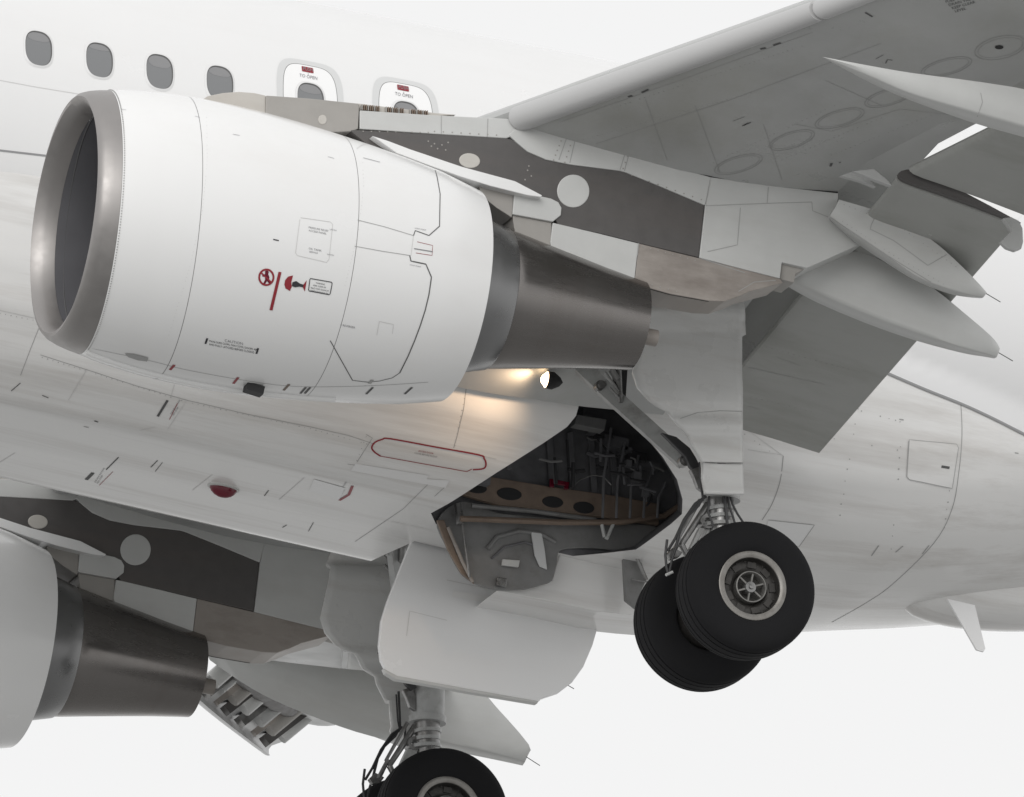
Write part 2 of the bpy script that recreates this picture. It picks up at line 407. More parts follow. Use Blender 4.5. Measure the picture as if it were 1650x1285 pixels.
rev = nac_part('reverser_cowl', XJ2+0.0025, -3.25, COWL, nac, extra=[(-3.252,0.870),(-3.6,0.90),(-4.1,0.93)])
joint = G().loft([nac_ring(XJ1-0.05,rprof(XJ1)-0.006), nac_ring(XJ1+0.05,rprof(XJ1)-0.006)],cap=False).loft([nac_ring(XJ2-0.05,rprof(XJ2)-0.007), nac_ring(XJ2+0.05,rprof(XJ2)-0.007)],cap=False).make('joint_seal', SEAML, nac)
lipp = [(-6.40,1.080),(-6.48,1.066),(-6.56,1.046),(-6.625,1.020),(-6.655,0.990),(-6.65,0.960),(-6.61,0.930),(-6.55,0.906),(-6.46,0.888)]
LT = lambda x, i: (lerp(0.104,0.022,min(1,i/5)), -0.04)
lip = G().loft([nac_ring(a, b, tl=LT(a,i)) for i, (a, b) in enumerate(lipp)], cap=False).make('inlet_lip', LIP, nac)
duct = G().loft([nac_ring(a, b, tl=(0.022,-0.04)) for a, b in [(-6.459,0.887),(-6.28,0.868),(-6.1,0.872),(-5.8,0.885),(-5.45,0.89),(-5.2,0.89)]], cap=False).make('inlet_duct', INLET, nac)
# fan
FX = -5.32
v = []
for i in range(7):
    r = lerp(0.28, 0.885, i/6); tw = lerp(0.25, 1.05, i/6); cch = lerp(0.10, 0.15, i/6)
    for sg in (-1, 1):
        dx = sg*cch*math.cos(tw); da = sg*cch*math.sin(tw)/r
        v.append(Vector((dx, -r*math.sin(da), r*math.cos(da))))
blade = mk('fan_blade', v, [(2*i, 2*i+1, 2*i+3, 2*i+2) for i in range(6)], FANM, nac)
for k in range(36):
    o = blade if k == 0 else blade.copy()
    if k: COL.objects.link(o); o.parent = nac
    o.location = (FX, EY, AX(FX)); o.rotation_euler = (2*math.pi*k/36, 0, 0)
spin = G().revx([(FX-0.42,0.004),(FX-0.36,0.07),(FX-0.2,0.18),(FX-0.02,0.275),(FX+0.1,0.29)], (0,EY,AX(FX)), 48).make('spinner', FANM, nac)
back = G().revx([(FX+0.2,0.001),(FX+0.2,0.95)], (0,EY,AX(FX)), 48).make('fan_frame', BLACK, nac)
# core cowl and nozzles
core = G().revx([(-3.9,0.74),(-3.4,0.70),(-3.1,0.645),(-2.92,0.592),(-2.905,0.575)], (0,EY,AX(-3)+0.03), 96).make('core_cowl', CORE, nac)
noz = G().revx([(-2.92,0.575),(-2.88,0.577),(-2.82,0.568),(-2.6,0.526),(-2.3,0.472),(-2.05,0.428),(-1.82,0.393),(-1.685,0.374),(-1.687,0.362),(-1.9,0.38),(-2.4,0.41)], (0,EY,AX(-2.3)+0.045), 96).make('exhaust_nozzle', NOZ, nac)
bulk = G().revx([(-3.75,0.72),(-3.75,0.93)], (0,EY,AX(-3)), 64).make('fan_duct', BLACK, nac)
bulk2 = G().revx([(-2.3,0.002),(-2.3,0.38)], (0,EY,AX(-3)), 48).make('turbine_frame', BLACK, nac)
plug = G().tube([(-2.3,EY,AX(-2)-0.02),(-1.50,EY,AX(-2)-0.03)], 0.070, 24).make('vent_tube', HEAT, nac)

# ------------------------------------------------------------------ main gear wheels (tyre > rim, hub)
def wheel(yc, face):
    """yc = middle of the tyre, face = -1 when the outer face looks to the left"""
    s_ = face; R = 0.57; tp = []
    for (a, r) in [(-0.150,0.285),(-0.185,0.31),(-0.208,0.36),(-0.216,0.43),(-0.210,0.495),(-0.188,0.548),(-0.155,0.572),
                   (-0.128,0.578),(-0.126,0.569),(-0.112,0.569),(-0.110,0.581),(-0.058,0.585),(-0.056,0.575),(-0.042,0.575),(-0.040,0.585),(0.040,0.585)]:
        tp.append((a, r*0.975))
    tp += [(-a, r) for a, r in tp[::-1][1:]]
    g = G().revx([(yc+a, r) for a, r in tp], (WX,0,WZ), 96, axis=1); ty = g.make('main_wheel', TYRE, sharp=60)
    rp = [(0.12,0.288),(0.172,0.300),(0.184,0.297),(0.188,0.288),(0.184,0.262),(0.176,0.246),(0.165,0.243)]
    rim = G().revx([(yc+s_*a, r) for a, r in rp], (WX,0,WZ), 72, axis=1).make('rim', RIMM, ty)
    disc = G().revx([(yc+s_*a, r) for a, r in [(0.166,0.243),(0.12,0.241),(0.095,0.232),(0.105,0.19),(0.09,0.15),(0.06,0.13),(0.05,0.002)]], (WX,0,WZ), 60, axis=1).make('wheel_disc', WHEELD, ty)
    ring = G().revx([(yc+s_*a, r) for a, r in [(0.06,0.128),(0.135,0.134),(0.15,0.134),(0.152,0.125),(0.14,0.120),(0.06,0.115)]], (WX,0,WZ), 48, axis=1).make('hub_ring', HUBM, ty)
    for k in range(6):
        a = k*math.pi/3 + 0.1
        d = Vector((math.sin(a), 0, math.cos(a))); c = Vector((WX, yc+s_*0.115, WZ))
        G().bar(c+d*0.03, c+d*0.12, 0.014, 0.03, up=(math.cos(a),0,-math.sin(a))).make('hub_spoke', HUBM, ty)
    G().revx([(yc+s_*a, r) for a, r in [(0.06,0.055),(0.12,0.055),(0.14,0.045),(0.142,0.022),(0.16,0.018),(0.162,0.001)]], (WX,0,WZ), 32, axis=1).make('hub_cap', STEEL, ty)
    g = G()
    for k in range(9):
        a = k*2*math.pi/9
        c = Vector((WX+0.195*math.sin(a), yc+s_*0.10, WZ+0.195*math.cos(a)))
        g.box(c, 0.075, 0.03, 0.05, Matrix.Rotation(a,3,'Y'))
    g.make('brake_lugs', WHEELD, ty)['kind'] = 'stuff'
    g = G()
    for k in range(18):
        a = k*2*math.pi/18+0.1
        g.tube([(WX+0.225*math.sin(a), yc+s_*0.08, WZ+0.225*math.cos(a)),(WX+0.225*math.sin(a), yc+s_*0.105, WZ+0.225*math.cos(a))], 0.009, 6)
    g.make('rim_bolts', WHEELD, ty)['kind'] = 'stuff'
    G().revx([(yc-s_*0.20,0.02),(yc-s_*0.20,0.24),(yc-s_*0.10,0.27),(yc,0.27)], (WX,0,WZ), 40, axis=1).make('brake_pack', WHEELD, ty)
    return ty
WX, WZ = -0.045, -3.71
# ------------------------------------------------------------------ wheel wells (cut out of the fairing and the fuselage)
def cutter(px, y, d0, d1, dirv, k=1.0):
    p = [at(a, b, y) for a, b in px]; c_ = sum(p, Vector())/len(p); p = [c_+(q-c_)*k for q in p]; dv = _n(Vector(dirv)); return G().prism([q+dv*d0 for q in p], dv*(d1-d0)).make('cutter', WELL, air, smooth=False)
RIM = [(700,836),(760,793),(800,764),(875,713),(912,686),(926,668),(932,645),(937,622),(985,618),(1000,655),(1030,692),(1066,735),(1090,772),(1100,805),(1100,830),(1082,848),(1030,892),(985,900),(905,912),(840,960),(760,960)]
cut_l = cutter(RIM, -1.5, -1.3, 1.22, (0.25,0.90,0.34))
RIMR = [(590,906),(628,882),(672,856),(700,850),(860,880),(1000,905),(1000,1010),(640,1010),(600,960)]
cut_r = cutter(RIMR, 1.2, -1.15, 0.9, (0.25,0.90,0.34))
def cut(o, *cs):
    for c in cs:
        md = o.modifiers.new('cut', 'BOOLEAN'); md.operation = 'DIFFERENCE'; md.solver = 'EXACT'; md.object = c
        try: md.material_mode = 'TRANSFER'
        except Exception: pass
    dg = bpy.context.evaluated_depsgraph_get(); me = bpy.data.meshes.new_from_object(o.evaluated_get(dg))
    o.modifiers.clear(); o.data = me
cut_l2 = cutter(RIM, -1.5, -1.3, 1.24, (0.25,0.90,0.34), 1.03); cut_r2 = cutter(RIMR, 1.2, -1.15, 0.92, (0.25,0.90,0.34), 1.03)
cut(fair, cut_l, cut_r); cut(fus, cut_l2, cut_r2)
for c in (cut_l, cut_r, cut_l2, cut_r2): bpy.data.objects.remove(c)
BF = bvh(fus); BB = bvh(fair, fus)

# inside the left wheel well
YB = -0.52
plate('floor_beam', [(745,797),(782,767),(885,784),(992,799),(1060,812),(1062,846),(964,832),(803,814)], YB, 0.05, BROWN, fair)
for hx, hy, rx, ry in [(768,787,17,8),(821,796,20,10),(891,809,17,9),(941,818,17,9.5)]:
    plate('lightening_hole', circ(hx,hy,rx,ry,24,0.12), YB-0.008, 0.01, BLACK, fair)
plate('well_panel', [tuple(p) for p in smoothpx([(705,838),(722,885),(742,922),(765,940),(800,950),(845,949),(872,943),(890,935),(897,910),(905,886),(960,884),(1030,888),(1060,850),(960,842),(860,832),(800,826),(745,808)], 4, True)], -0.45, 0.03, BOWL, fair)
def tpx(name, pts, y, r, ma, parent, n=8):
    """tube through pixels at span stations"""
    P = [at(p[0], p[1], p[2] if len(p) > 2 else y) for p in pts]; return G().tube(P, r, n).make(name, ma, parent)
tpx('pipe', [(742,836),(800,838),(900,842),(1000,842),(1070,832),(1096,815)], -0.60, 0.026, BROWN, fair)
tpx('pipe', [(760,815),(860,824),(960,838)], -0.56, 0.02, BOWL, fair)
tpx('bowl_ring', [(785,885),(800,866),(835,856),(870,860),(895,874)], -0.455, 0.022, BOWL, fair)
tpx('bowl_ring', [(792,900),(812,882),(845,874),(872,882)], -0.46, 0.010, WELL, fair)
plate('bowl_strap', [(856,857),(873,858),(878,885),(882,918),(870,913),(862,895)], -0.475, 0.02, GREYB, fair)
plate('latch_box', [(810,901),(838,903),(836,914),(809,911)], -0.49, 0.03, GREYL, fair)
plate('bracket', [(801,930),(818,932),(816,946),(800,943)], -0.49, 0.03, STEEL, fair)
tpx('actuator_rod', [(742,818),(748,870),(757,930)], -0.52, 0.012, STEEL, fair)
tpx('actuator_body', [(738,812),(742,845)], -0.54, 0.035, STEEL, fair)
tpx('actuator_rod', [(722,850),(745,905),(762,938)], -0.50, 0.016, HEAT, fair)
plate('edge_frame', [(704,838),(716,838),(735,890),(752,918),(765,941),(744,924),(722,886)], -0.48, 0.03, BROWN, fair)
plate('red_bracket', [(886,771),(918,777),(916,789),(909,789),(910,783),(893,780),(893,786),(886,785)], YB-0.05, 0.02, DKRED, fair)
tpx('wire', [(918,788),(935,773),(955,766),(972,768),(985,782)], YB-0.06, 0.006, STEEL, fair)
plate('equipment_box', [(930,668),(978,676),(974,694),(926,684)], -1.0, 0.12, BOWL, fair)
tpx('pipe', [(930,652),(968,650)], -1.1, 0.008, STEEL, fair)
for a, b in [((969,842),(974,866)),((988,845),(978,868)),((975,866),(980,868))]: tpx('bracket_arm', [a,b], -0.6, 0.016, GREYL, fair)
for i in range(16):
    x = 1008+random.random()*48; y = 735+random.random()*75
    a = random.random()*6.3; l_ = 12+random.random()*22
    tpx('hydraulic_pipe', [(x,y),(x+l_*0.5*math.cos(a)+4,y+l_*0.5*math.sin(a)),(x+l_*math.cos(a),y+l_*math.sin(a)*0.8)], -0.66-random.random()*0.1, 0.005+random.random()*0.008, random.choice([BOWL,WELL,HOSE,WELL]), fair, 6)
for x, y, s_ in [(1025,770,.07),(1040,795,.05),(1012,748,.05),(780,772,.09),(800,745,.05),(820,752,.04)]:
    G().box(at(x,y,-0.7), s_, s_, s_*1.2).make('valve_body', WELL, fair)
for i in range(26):
    x = 760+random.random()*250; y = 700+random.random()*62
    if y < 770-0.60*(x-790): continue
    a = random.choice([0.1,0.15,1.5,1.6,0.7]); l_ = 10+random.random()*34
    tpx('hydraulic_pipe', [(x,y),(x+l_*0.5*math.cos(a),y+l_*0.5*math.sin(a)+3),(x+l_*math.cos(a),y+l_*math.sin(a))], -0.46-random.random()*0.25, 0.006+random.random()*0.014, random.choice([HOSE,WELL,WELL,BOWL,HOSE]), fair, 6)
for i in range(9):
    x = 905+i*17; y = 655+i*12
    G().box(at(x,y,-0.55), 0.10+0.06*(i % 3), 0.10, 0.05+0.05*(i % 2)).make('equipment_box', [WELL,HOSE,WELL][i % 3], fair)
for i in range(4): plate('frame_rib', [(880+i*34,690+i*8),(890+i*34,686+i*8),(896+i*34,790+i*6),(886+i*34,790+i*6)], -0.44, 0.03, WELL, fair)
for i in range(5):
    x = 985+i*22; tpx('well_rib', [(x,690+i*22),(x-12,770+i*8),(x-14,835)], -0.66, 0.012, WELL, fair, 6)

# ------------------------------------------------------------------ gear doors at the keel
door_r = plate('gear_door', [(668,860),(655,892),(640,930),(625,968),(615,1000),(611,1040),(614,1064),(622,1080),(640,1090),(700,1101),(760,1112),(868,1131),(873,1126),(900,1117),(922,1100),(940,1075),(955,1040),(965,1005),(972,970),(985,900),(930,870)], 0.20, 0.05, WHITE)
plate('door_edge', [(618,1077),(640,1089),(700,1100),(760,1111),(868,1130),(866,1134),(758,1116),(698,1105),(638,1095),(622,1085)], 0.19, 0.07, GREYL, door_r)
keel = plate('keel_fairing', [(890,936),(897,911),(906,885),(960,884),(1000,889),(1030,889),(1062,866),(1080,850),(1085,900),(1068,996),(1030,993),(965,986),(890,969),(800,952),(845,950)], -0.34, 0.6, BELLY)
tail_arm = plate('door_hinge_arm', [(1004,894),(1026,889),(1036,912),(1043,932),(1030,960),(1027,982),(1008,967)], -0.6, 0.05, BOWL, keel)
tpx('door_strut', [(1022,890),(1042,935)], -0.66, 0.016, STEEL, keel)
tpx('door_strut', [(1018,934),(1044,938)], -0.66, 0.008, STEEL, keel)

# ------------------------------------------------------------------ pylons
PY, PT = -5.95, 0.40
pyl = plate('pylon', [(562,209),(700,216),(816,222),(832,229),(850,244),(880,257),(920,265),(1000,275),(1010,278),(1070,303),(1135,330),(1126,415),(1029,392),(965,376),(900,362),(880,330),(790,300),(700,270),(600,240)], PY, PT, DARKP)
def pp(name, px, ma, dy=0.0, y=PY, th=PT): return plate(name, px, y-dy, th+2*dy, ma, pyl)
pp('nose_fairing', [(318,166),(335,155),(360,150),(385,148),(410,150),(428,154),(428,200),(340,190)], TAN, -0.02)
pp('side_panel', [(429,154),(500,159),(577,167),(579,172),(577,208),(565,212),(500,215),(428,205)], TAUPE)
pp('rail', [(580,178),(700,186),(828,192),(836,206),(830,218),(816,223),(700,216),(580,208)], GREYL, 0.006)
pp('rail_cap', [(535,164),(580,167),(700,182),(735,185),(700,188),(580,179),(579,170)], TAN, -0.03)
for j in range(3):
    for i in range(9):
        x = 583+j*39+i*3.4; y = 167.5+(x-580)*0.095
        pp('vent_slat', [(x,y),(x+1.7,y+0.2),(x+1.7,y+9.6),(x,y+9.4)], BROWN if (i % 3) else TAUPE, 0.004)
pp('access_cover', circ(757,259,17,12,24,0.12), TAN, 0.006)
pp('round_cover', circ(924,308,26,26.5,40), GREYL, 0.006)
pp('small_cover', circ(520,193,7,8,20), TAN, 0.006)
pp('root_fairing', [(829,209),(868,203),(905,212),(1000,245),(1145,284),(1146,290),(1136,331),(1070,303),(1010,278.5),(1000,275.5),(920,265.5),(880,257.5),(850,244.5),(832,229.5),(820,218)], GREYL, 0.012)
pp('rear_fairing', [(1146,284),(1250,299),(1351,310),(1349,330),(1343,345),(1337,351),(1365,372),(1393,391),(1301,432),(1260,423),(1257,449),(1190,432),(1127,415.5),(1136.5,331)], GREYL, 0.008)
pp('vent_box', [(1260,423),(1282,430),(1301,432),(1282,441),(1280,456),(1257,450)], TAUPE, -0.04)
pp('lower_panel', [(891,359),(965,376.5),(1029,392.5),(1022,456),(960,430),(889,400),(887,390)], GREYL, 0.004)
pp('heat_shield', [(1029.5,392.5),(1126,416),(1257,449),(1262,456),(1235,463),(1208,470),(1190,478),(1167,486),(1142,485),(1080,474),(1022,458)], HEAT, -0.004)
pp('taupe_panel', [(826,347),(889,359),(887,399),(860,388),(831,376),(828,365)], TAUPE, -0.01)
pp('hinge_lug', [(829,309),(874,317),(888,320),(900,326),(905,335),(904,347),(891,357.5),(826,345.5)], GREYL, 0.016)
pp('strut_panel', [(770,290),(828,308),(825,351),(800,335),(775,315)], TAUPE, 0.0)
pp('hinge_fairing', [(600,219),(625,227),(662,241),(745,269),(830,292),(874,315),(872,318),(850,315),(790,300),(740,284),(690,266),(640,247)], COWL, 0.09)
BP = bvh(*[pyl]+list(pyl.children))
for ln in [[(916,214),(899,262)],[(927,224),(918,263)],[(1007,248),(999,274)],[(1013,250),(1006,276)],[(1144,290),(1137,330)],[(1137,332),(1239,328),(1308,326)],[(1308,326),(1309,340),(1334,350)],[(1238,302),(1236,327)],[(1193,335),(1188,395),(1140,406)],[(711,187),(711,216)],[(786,192),(785,221)],[(1029,392),(1022,457)],[(1120,414),(1200,440)],[(1190,470),(1215,455),(1250,452)]]:
    ribbon('panel_seam', ln, BP, 0.006, SEAML, pyl)
for ln in [[(868,201),(905,211),(1000,244),(1145,283)],[(1145,283),(1250,298),(1350,309)]]:
    ribbon('root_gap', [(a,b+1.5) for a,b in ln], BP, 0.016, BLACK, pyl)
ribbon('root_gap', [(889,402),(960,432),(1022,459),(1080,475),(1142,486)], BP, 0.014, BLACK, pyl)
g = G()
for (x0,y0,x1,y1,nn) in [(907,220,892,258,6),(922,226,910,262,5),(1018,283,1130,322,9),(1011,252,1004,272,3),(1036,398,1120,420,8),(1024,452,1090,470,6),(585,212,690,214,9),(700,212,800,218,8)]:
    for i in range(nn):
        t = i/(nn-1); h = cast(lerp(x0,x1,t), lerp(y0,y1,t), BP)
        if h: g.tube([h[0], h[0]+h[1]*0.004], 0.006, 6)
for (cx,cy) in [(700,232),(712,234),(722,230),(690,228),(705,240),(718,242),(695,236),(850,275),(856,284),(846,290),(852,268)]:
    h = cast(cx, cy, BP)
    if h: g.tube([h[0], h[0]+h[1]*0.003], 0.007, 6)
g.make('rivets', TAUPE, pyl)['kind'] = 'stuff'

# ------------------------------------------------------------------ flap track fairings
def canoe(top, ridge, bot, yo, yc, yi, ma=GREYL, nseg=24, nose=0.0):
    f = lambda P, t: Vector(P[min(len(P)-2, int(t*(len(P)-1)))]).lerp(Vector(P[min(len(P)-2, int(t*(len(P)-1)))+1]), t*(len(P)-1)-min(len(P)-2, int(t*(len(P)-1))))
    T, R_, B_ = [smoothpx(p, 6) for p in (top, ridge, bot)]; rings = []
    for i in range(nseg+1):
        t = i/nseg; a, b, c = f(T,t), f(R_,t), f(B_,t)
        sh = 1 - 0.55*max(0, (t-0.55)/0.45)**2
        if nose: sh *= max(0.0005, min(1, t/nose))**0.6
        ym = (yo+yi)/2; q = lambda y: ym + (y-ym)*sh
        A = at(a.x,a.y,q(yo)); Rr = at(b.x,b.y,q(yc)); Bb = at(c.x,c.y,q(lerp(yc,yi,0.6))); I = at(a.x, a.y, q(yi)); I2 = Vector((Bb.x+0.06*sh,q(yi),Bb.z+0.10*sh))
        A2 = A.lerp(Rr,0.5)+Vector((0,-0.03*sh,0))
        R1 = Rr.lerp(A2,0.12); R2 = Rr.lerp(Bb,0.15); Rm = Rr*0.6+(R1+R2)*0.2
        rings.append([A, A2, R1, Rm, R2, Bb, I2, I])
    return G().loft(rings).make('flap_track_fairing', ma, sharp=50)
c1 = canoe([(1268,448),(1300,431),(1375,405),(1440,430),(1500,462),(1560,510),(1600,545),(1611,562)],
           [(1262,452),(1300,463),(1345,483),(1420,514),(1500,543),(1560,563),(1590,571),(1606,576)],
           [(1258,455),(1290,474),(1330,494),(1400,523),(1475,549),(1550,569),(1585,575),(1602,578)], -5.62,-5.58,-5.27, nose=0.12)
c2 = canoe([(1352,322),(1400,336),(1450,355),(1500,386),(1540,420),(1575,455),(1590,472)],
           [(1337,349),(1380,379),(1430,413),(1480,447),(1530,466),(1560,475),(1584,480)],
           [(1335,352),(1376,389),(1425,422),(1476,453),(1527,473),(1558,479),(1580,481)], -6.22,-6.2,-5.92)
def pr(P):
    d = P-CP; w_ = -d.dot(CB); return (825+S*D*d.dot(CR)/w_, 642.5-S*D*d.dot(CU)/w_)
c3 = canoe([(1325,92),(1400,106),(1470,118),(1590,134),(1680,152),(1790,200),(1900,260),(1960,300)],
           [(1325,92),(1400,122),(1470,152),(1580,184),(1680,214),(1790,262),(1890,300),(1955,318)],
           [(1325,92),(1395,130),(1462,160),(1570,199),(1670,228),(1780,272),(1880,306),(1950,320)], -9.36,-9.32,-9.0, nose=0.4)
c3r = canoe([(330,1046),(420,1062),(500,1072),(600,1082),(690,1086),(770,1112),(800,1140),(852,1200),(850,1216)],
           [(330,1046),(380,1064),(430,1085),(540,1130),(640,1173),(700,1192),(760,1206),(810,1218),(846,1228)],
           [(338,1064),(390,1100),(440,1128),(520,1161),(600,1187),(690,1204),(750,1215),(800,1225),(842,1234)], 9.0,9.04,9.4, nose=0.08)
for c, a, b in [(c1,(1604,566),(1632,582)),(c2,(1583,470),(1612,487))]:
    y = -5.45 if c is c1 else -6.05
    tpx('static_wick', [(a[0]-8,a[1]-5),b], y, 0.004, BRASS, c, 6); tpx('wick_base', [(a[0]-12,a[1]-8),(a[0]+2,a[1]+1)], y, 0.010, BRASS, c, 6)
tpx('static_wick', [(842,1216),(870,1234)], 9.1, 0.004, BRASS, c3r, 6)
BC = bvh(c2); 
for ln in [[(1413,345),(1404,362),(1402,371)],[(1403,370),(1440,388),(1495,428),(1530,408)],[(1338,350),(1430,412),(1500,455)]]: ribbon('panel_seam', ln, BC, 0.006, SEAML, c2)
BC3 = bvh(c3); ribbon('panel_seam', [(1580,150),(1583,165),(1575,188)], BC3, 0.006, SEAML, c3)
# flap ends, seals and the small fairings in front of the flaps
seal = flap(-6.945,-7.0,lambda y:(0.06,-0.835,1.15,-1.04)); seal.name = 'flap_end_seal'; seal.data.materials.clear(); seal.data.materials.append(DARKP)
plate('flap_end_plate', [(1616,352),(1630,350),(1642,356),(1648,368),(1649,390),(1646,401),(1636,405),(1622,400),(1612,390),(1630,372)], -7.15, 0.05, WING)
plate('fairing_tip', [(1355,283),(1375,276),(1405,293),(1412,302),(1388,292)], -6.9, 0.06, WING)
plate('fairing_tip', [(1375,276),(1408,272),(1430,290),(1438,300),(1405,288)], -7.1, 0.06, WING)
plate('flap_hinge', circ(1500,375,4,5), -6.3, 0.03, FLAP, flap_in)

# ------------------------------------------------------------------ main landing gear
WY = -3.74
gear = G().tube([(-0.42,WY,-0.85),(-0.20,WY,-2.2),(-0.16,WY,-2.72),(-0.155,WY,-2.76)], [0.17,0.16,0.15,0.15], 24).tube([(-0.155,WY,-2.74),(-0.15,WY,-2.80)],0.165,24).make('main_gear_leg', GEARG)
G().tube([(-0.155,WY,-2.78),(-0.13,WY,-3.02),(-0.10,WY,-3.3),(WX,WY,WZ)], [0.115,0.112,0.112,0.12], 24).make('piston', STEEL, gear)
for z, r in [(-2.86,0.128),(-2.93,0.125),(-3.0,0.14)]: G().tube([(-0.15,WY,z),(-0.145,WY,z-0.03)], r, 24).make('collar', GEARG, gear)
G().tube([(WX,-4.3,WZ),(WX,-3.15,WZ)], 0.085, 20).make('axle', STEEL, gear)
for a, b, r in [((1141,812),(1098,878),0.030),((1128,806),(1092,870),0.018),((1098,878),(1112,905),0.028),((1080,900),(1096,868),0.022),((1120,885),(1140,846),0.04)]:
    G().tube([at(a[0],a[1],WY), at(b[0],b[1],WY)], [r,r*0.85], 10).make('torque_link', STEEL, gear)
G().revx([(WY-0.06,0.032),(WY-0.06,0.062),(WY+0.06,0.062),(WY+0.06,0.032),(WY-0.06,0.032)], at(1137,843,WY), 24, axis=1).make('lug_eye', STEEL, gear)
plate('lug_arm', [(1128,850),(1146,852),(1138,870),(1122,885),(1112,884)], WY-0.03, 0.08, GEARG, gear)
for pts, r in [([(1131,740),(1133,775),(1134,800),(1126,815),(1108,832),(1097,852),(1090,880),(1082,905),(1078,925)],0.011),
               ([(1127,745),(1130,790),(1133,806),(1114,822),(1100,842),(1092,866),(1086,893)],0.008),
               ([(1176,797),(1180,812),(1188,828),(1200,846)],0.010),([(1172,798),(1176,818),(1182,836),(1186,850)],0.010),
               ([(1075,870),(1072,895),(1074,915),(1078,928)],0.012),([(1138,800),(1120,812),(1102,838),(1088,868),(1076,888)],0.012),
               ([(1166,798),(1170,822),(1172,846)],0.013),([(1143,800),(1141,825),(1150,850)],0.010)]:
    tpx('hydraulic_hose', pts, WY-0.14, r, HOSE, gear)
tpx('hose_clip', [(1073,927),(1084,922)], WY-0.3, 0.012, GREYL, gear)
plate('clip_plate', [(1074,893),(1085,882),(1100,890),(1094,898),(1080,902)], WY-0.1, 0.05, STEEL, gear)
# side stay
SA, SB, SM = at(936,592,-2.45), at(1103,744,-3.52), at(968,622,-2.66)
G().bar(SA, SM.lerp(SB,0.02), 0.13, 0.09, up=(0.6,0,0.8)).make('stay_arm', GEARG, gear)
G().bar(SM, SB, 0.135, 0.07, up=(0.6,0,0.8)).make('stay_arm', GEARG, gear)
for px, py in [(968,622),(1103,743)]:
    q = at(px,py,-2.72 if px < 1000 else -3.58)
    G().revx([(q.y-0.03,0.001),(q.y-0.03,0.026),(q.y-0.015,0.03),(q.y-0.015,0.048),(q.y+0.05,0.05)], q, 20, axis=1).make('stay_pin', STEEL, gear)
plate('lock_link', [(1066,697),(1090,704),(1112,722),(1122,738),(1131,757),(1122,762),(1112,752),(1104,735)], -3.66, 0.05, HOSE, gear)
plate('stay_end', [(1112,757),(1128,752),(1134,770),(1134,793),(1124,786),(1118,770)], -3.70, 0.05, STEEL, gear)
tpx('lock_actuator', [(936,592,-2.3),(952,612,-2.4),(985,640,-2.7)], -2.5, 0.03, STEEL, gear)
for a, b, r in [((985,596),(995,612),.03),((990,600),(1003,640),.015),((975,600),(998,632),.012),((998,596),(1000,650),.02),((982,625),(1003,648),.012)]:
    tpx('bay_linkage', [a,b], -2.9, r, STEEL, gear)
# leg door
rows = [(474,1046,1197,-4.05),(482,1044,1199,-4.09),(492,1042,1200,-4.125),(502,1040,1201,-4.135),(510,1039,1201,-4.10),(517,1037,1201,-4.05),(538,1033,1202,-4.04),(541,1032,1196,-4.04),(600,1020,1196,-4.05),(625,1028,1197,-4.05),(645,1046,1197,-4.055),(655,1058,1197,-4.045),(664,1074,1197,-4.02),
        (672,1082,1197,-4.035),(684,1092,1197,-4.06),(694,1100,1197,-4.04),(702,1108,1197,-4.02),(712,1114,1197,-4.045),(730,1124,1197.5,-4.05),(744,1130,1198,-4.045),(746,1131,1198,-4.005),(770,1131,1198,-4.0),(786,1134,1198.5,-4.005),(790,1135,1199,-4.03),(796,1136,1199,-4.03)]
g = G(); NC = 14; v = []
for (py, x0, x1, y) in rows:
    for k in range(NC+1): v.append(at(lerp(x0,x1,k/NC), py + (3.0*k/NC if py < 520 else 1.5*k/NC), y))
g.add(v, [(i*(NC+1)+k, i*(NC+1)+k+1, (i+1)*(NC+1)+k+1, (i+1)*(NC+1)+k) for i in range(len(rows)-1) for k in range(NC)])
ldoor = g.make('leg_door', GREYW, gear, sharp=60); sm = ldoor.modifiers.new('skin', 'SOLIDIFY'); sm.thickness = 0.03
plate('leg_bay', [(985,588),(1012,588),(1008,655),(1000,655)], -2.6, 0.05, BLACK, gear)
wh1 = wheel(-4.26,-1); wh2 = wheel(-3.22,1)

# ------------------------------------------------------------------ landing light on the wing root
LC = at(880,612,-2.42)
lampb = G().revx([(LC.x+0.01,0.066),(LC.x+0.004,0.074),(LC.x+0.06,0.075),(LC.x+0.12,0.04),(LC.x+0.15,0.001)], LC, 32).make('landing_light', BLACK, sharp=60)
G().revx([(LC.x-0.05,0.001),(LC.x-0.035,0.034),(LC.x-0.004,0.062),(LC.x,0.068)], LC, 32).make('lamp_lens', LAMP, lampb)
ld = bpy.data.lights.new('landing_lamp','SPOT'); ld.energy = 26; ld.color = (1,0.70,0.45); ld.spot_size = math.radians(125); ld.spot_blend = 0.9; ld.shadow_soft_size = 0.07
lo = bpy.data.objects.new('lamp_bulb', ld); COL.objects.link(lo); lo.parent = lampb; lo.location = LC + Vector((-0.08,0.03,0))
lo.rotation_euler = Vector((-0.62,0.70,-0.30)).to_track_quat('-Z','Y').to_euler()
plate('lamp_recess', circ(904,597,14,9,24,0.1), -2.3, 0.02, BLACK, lampb)

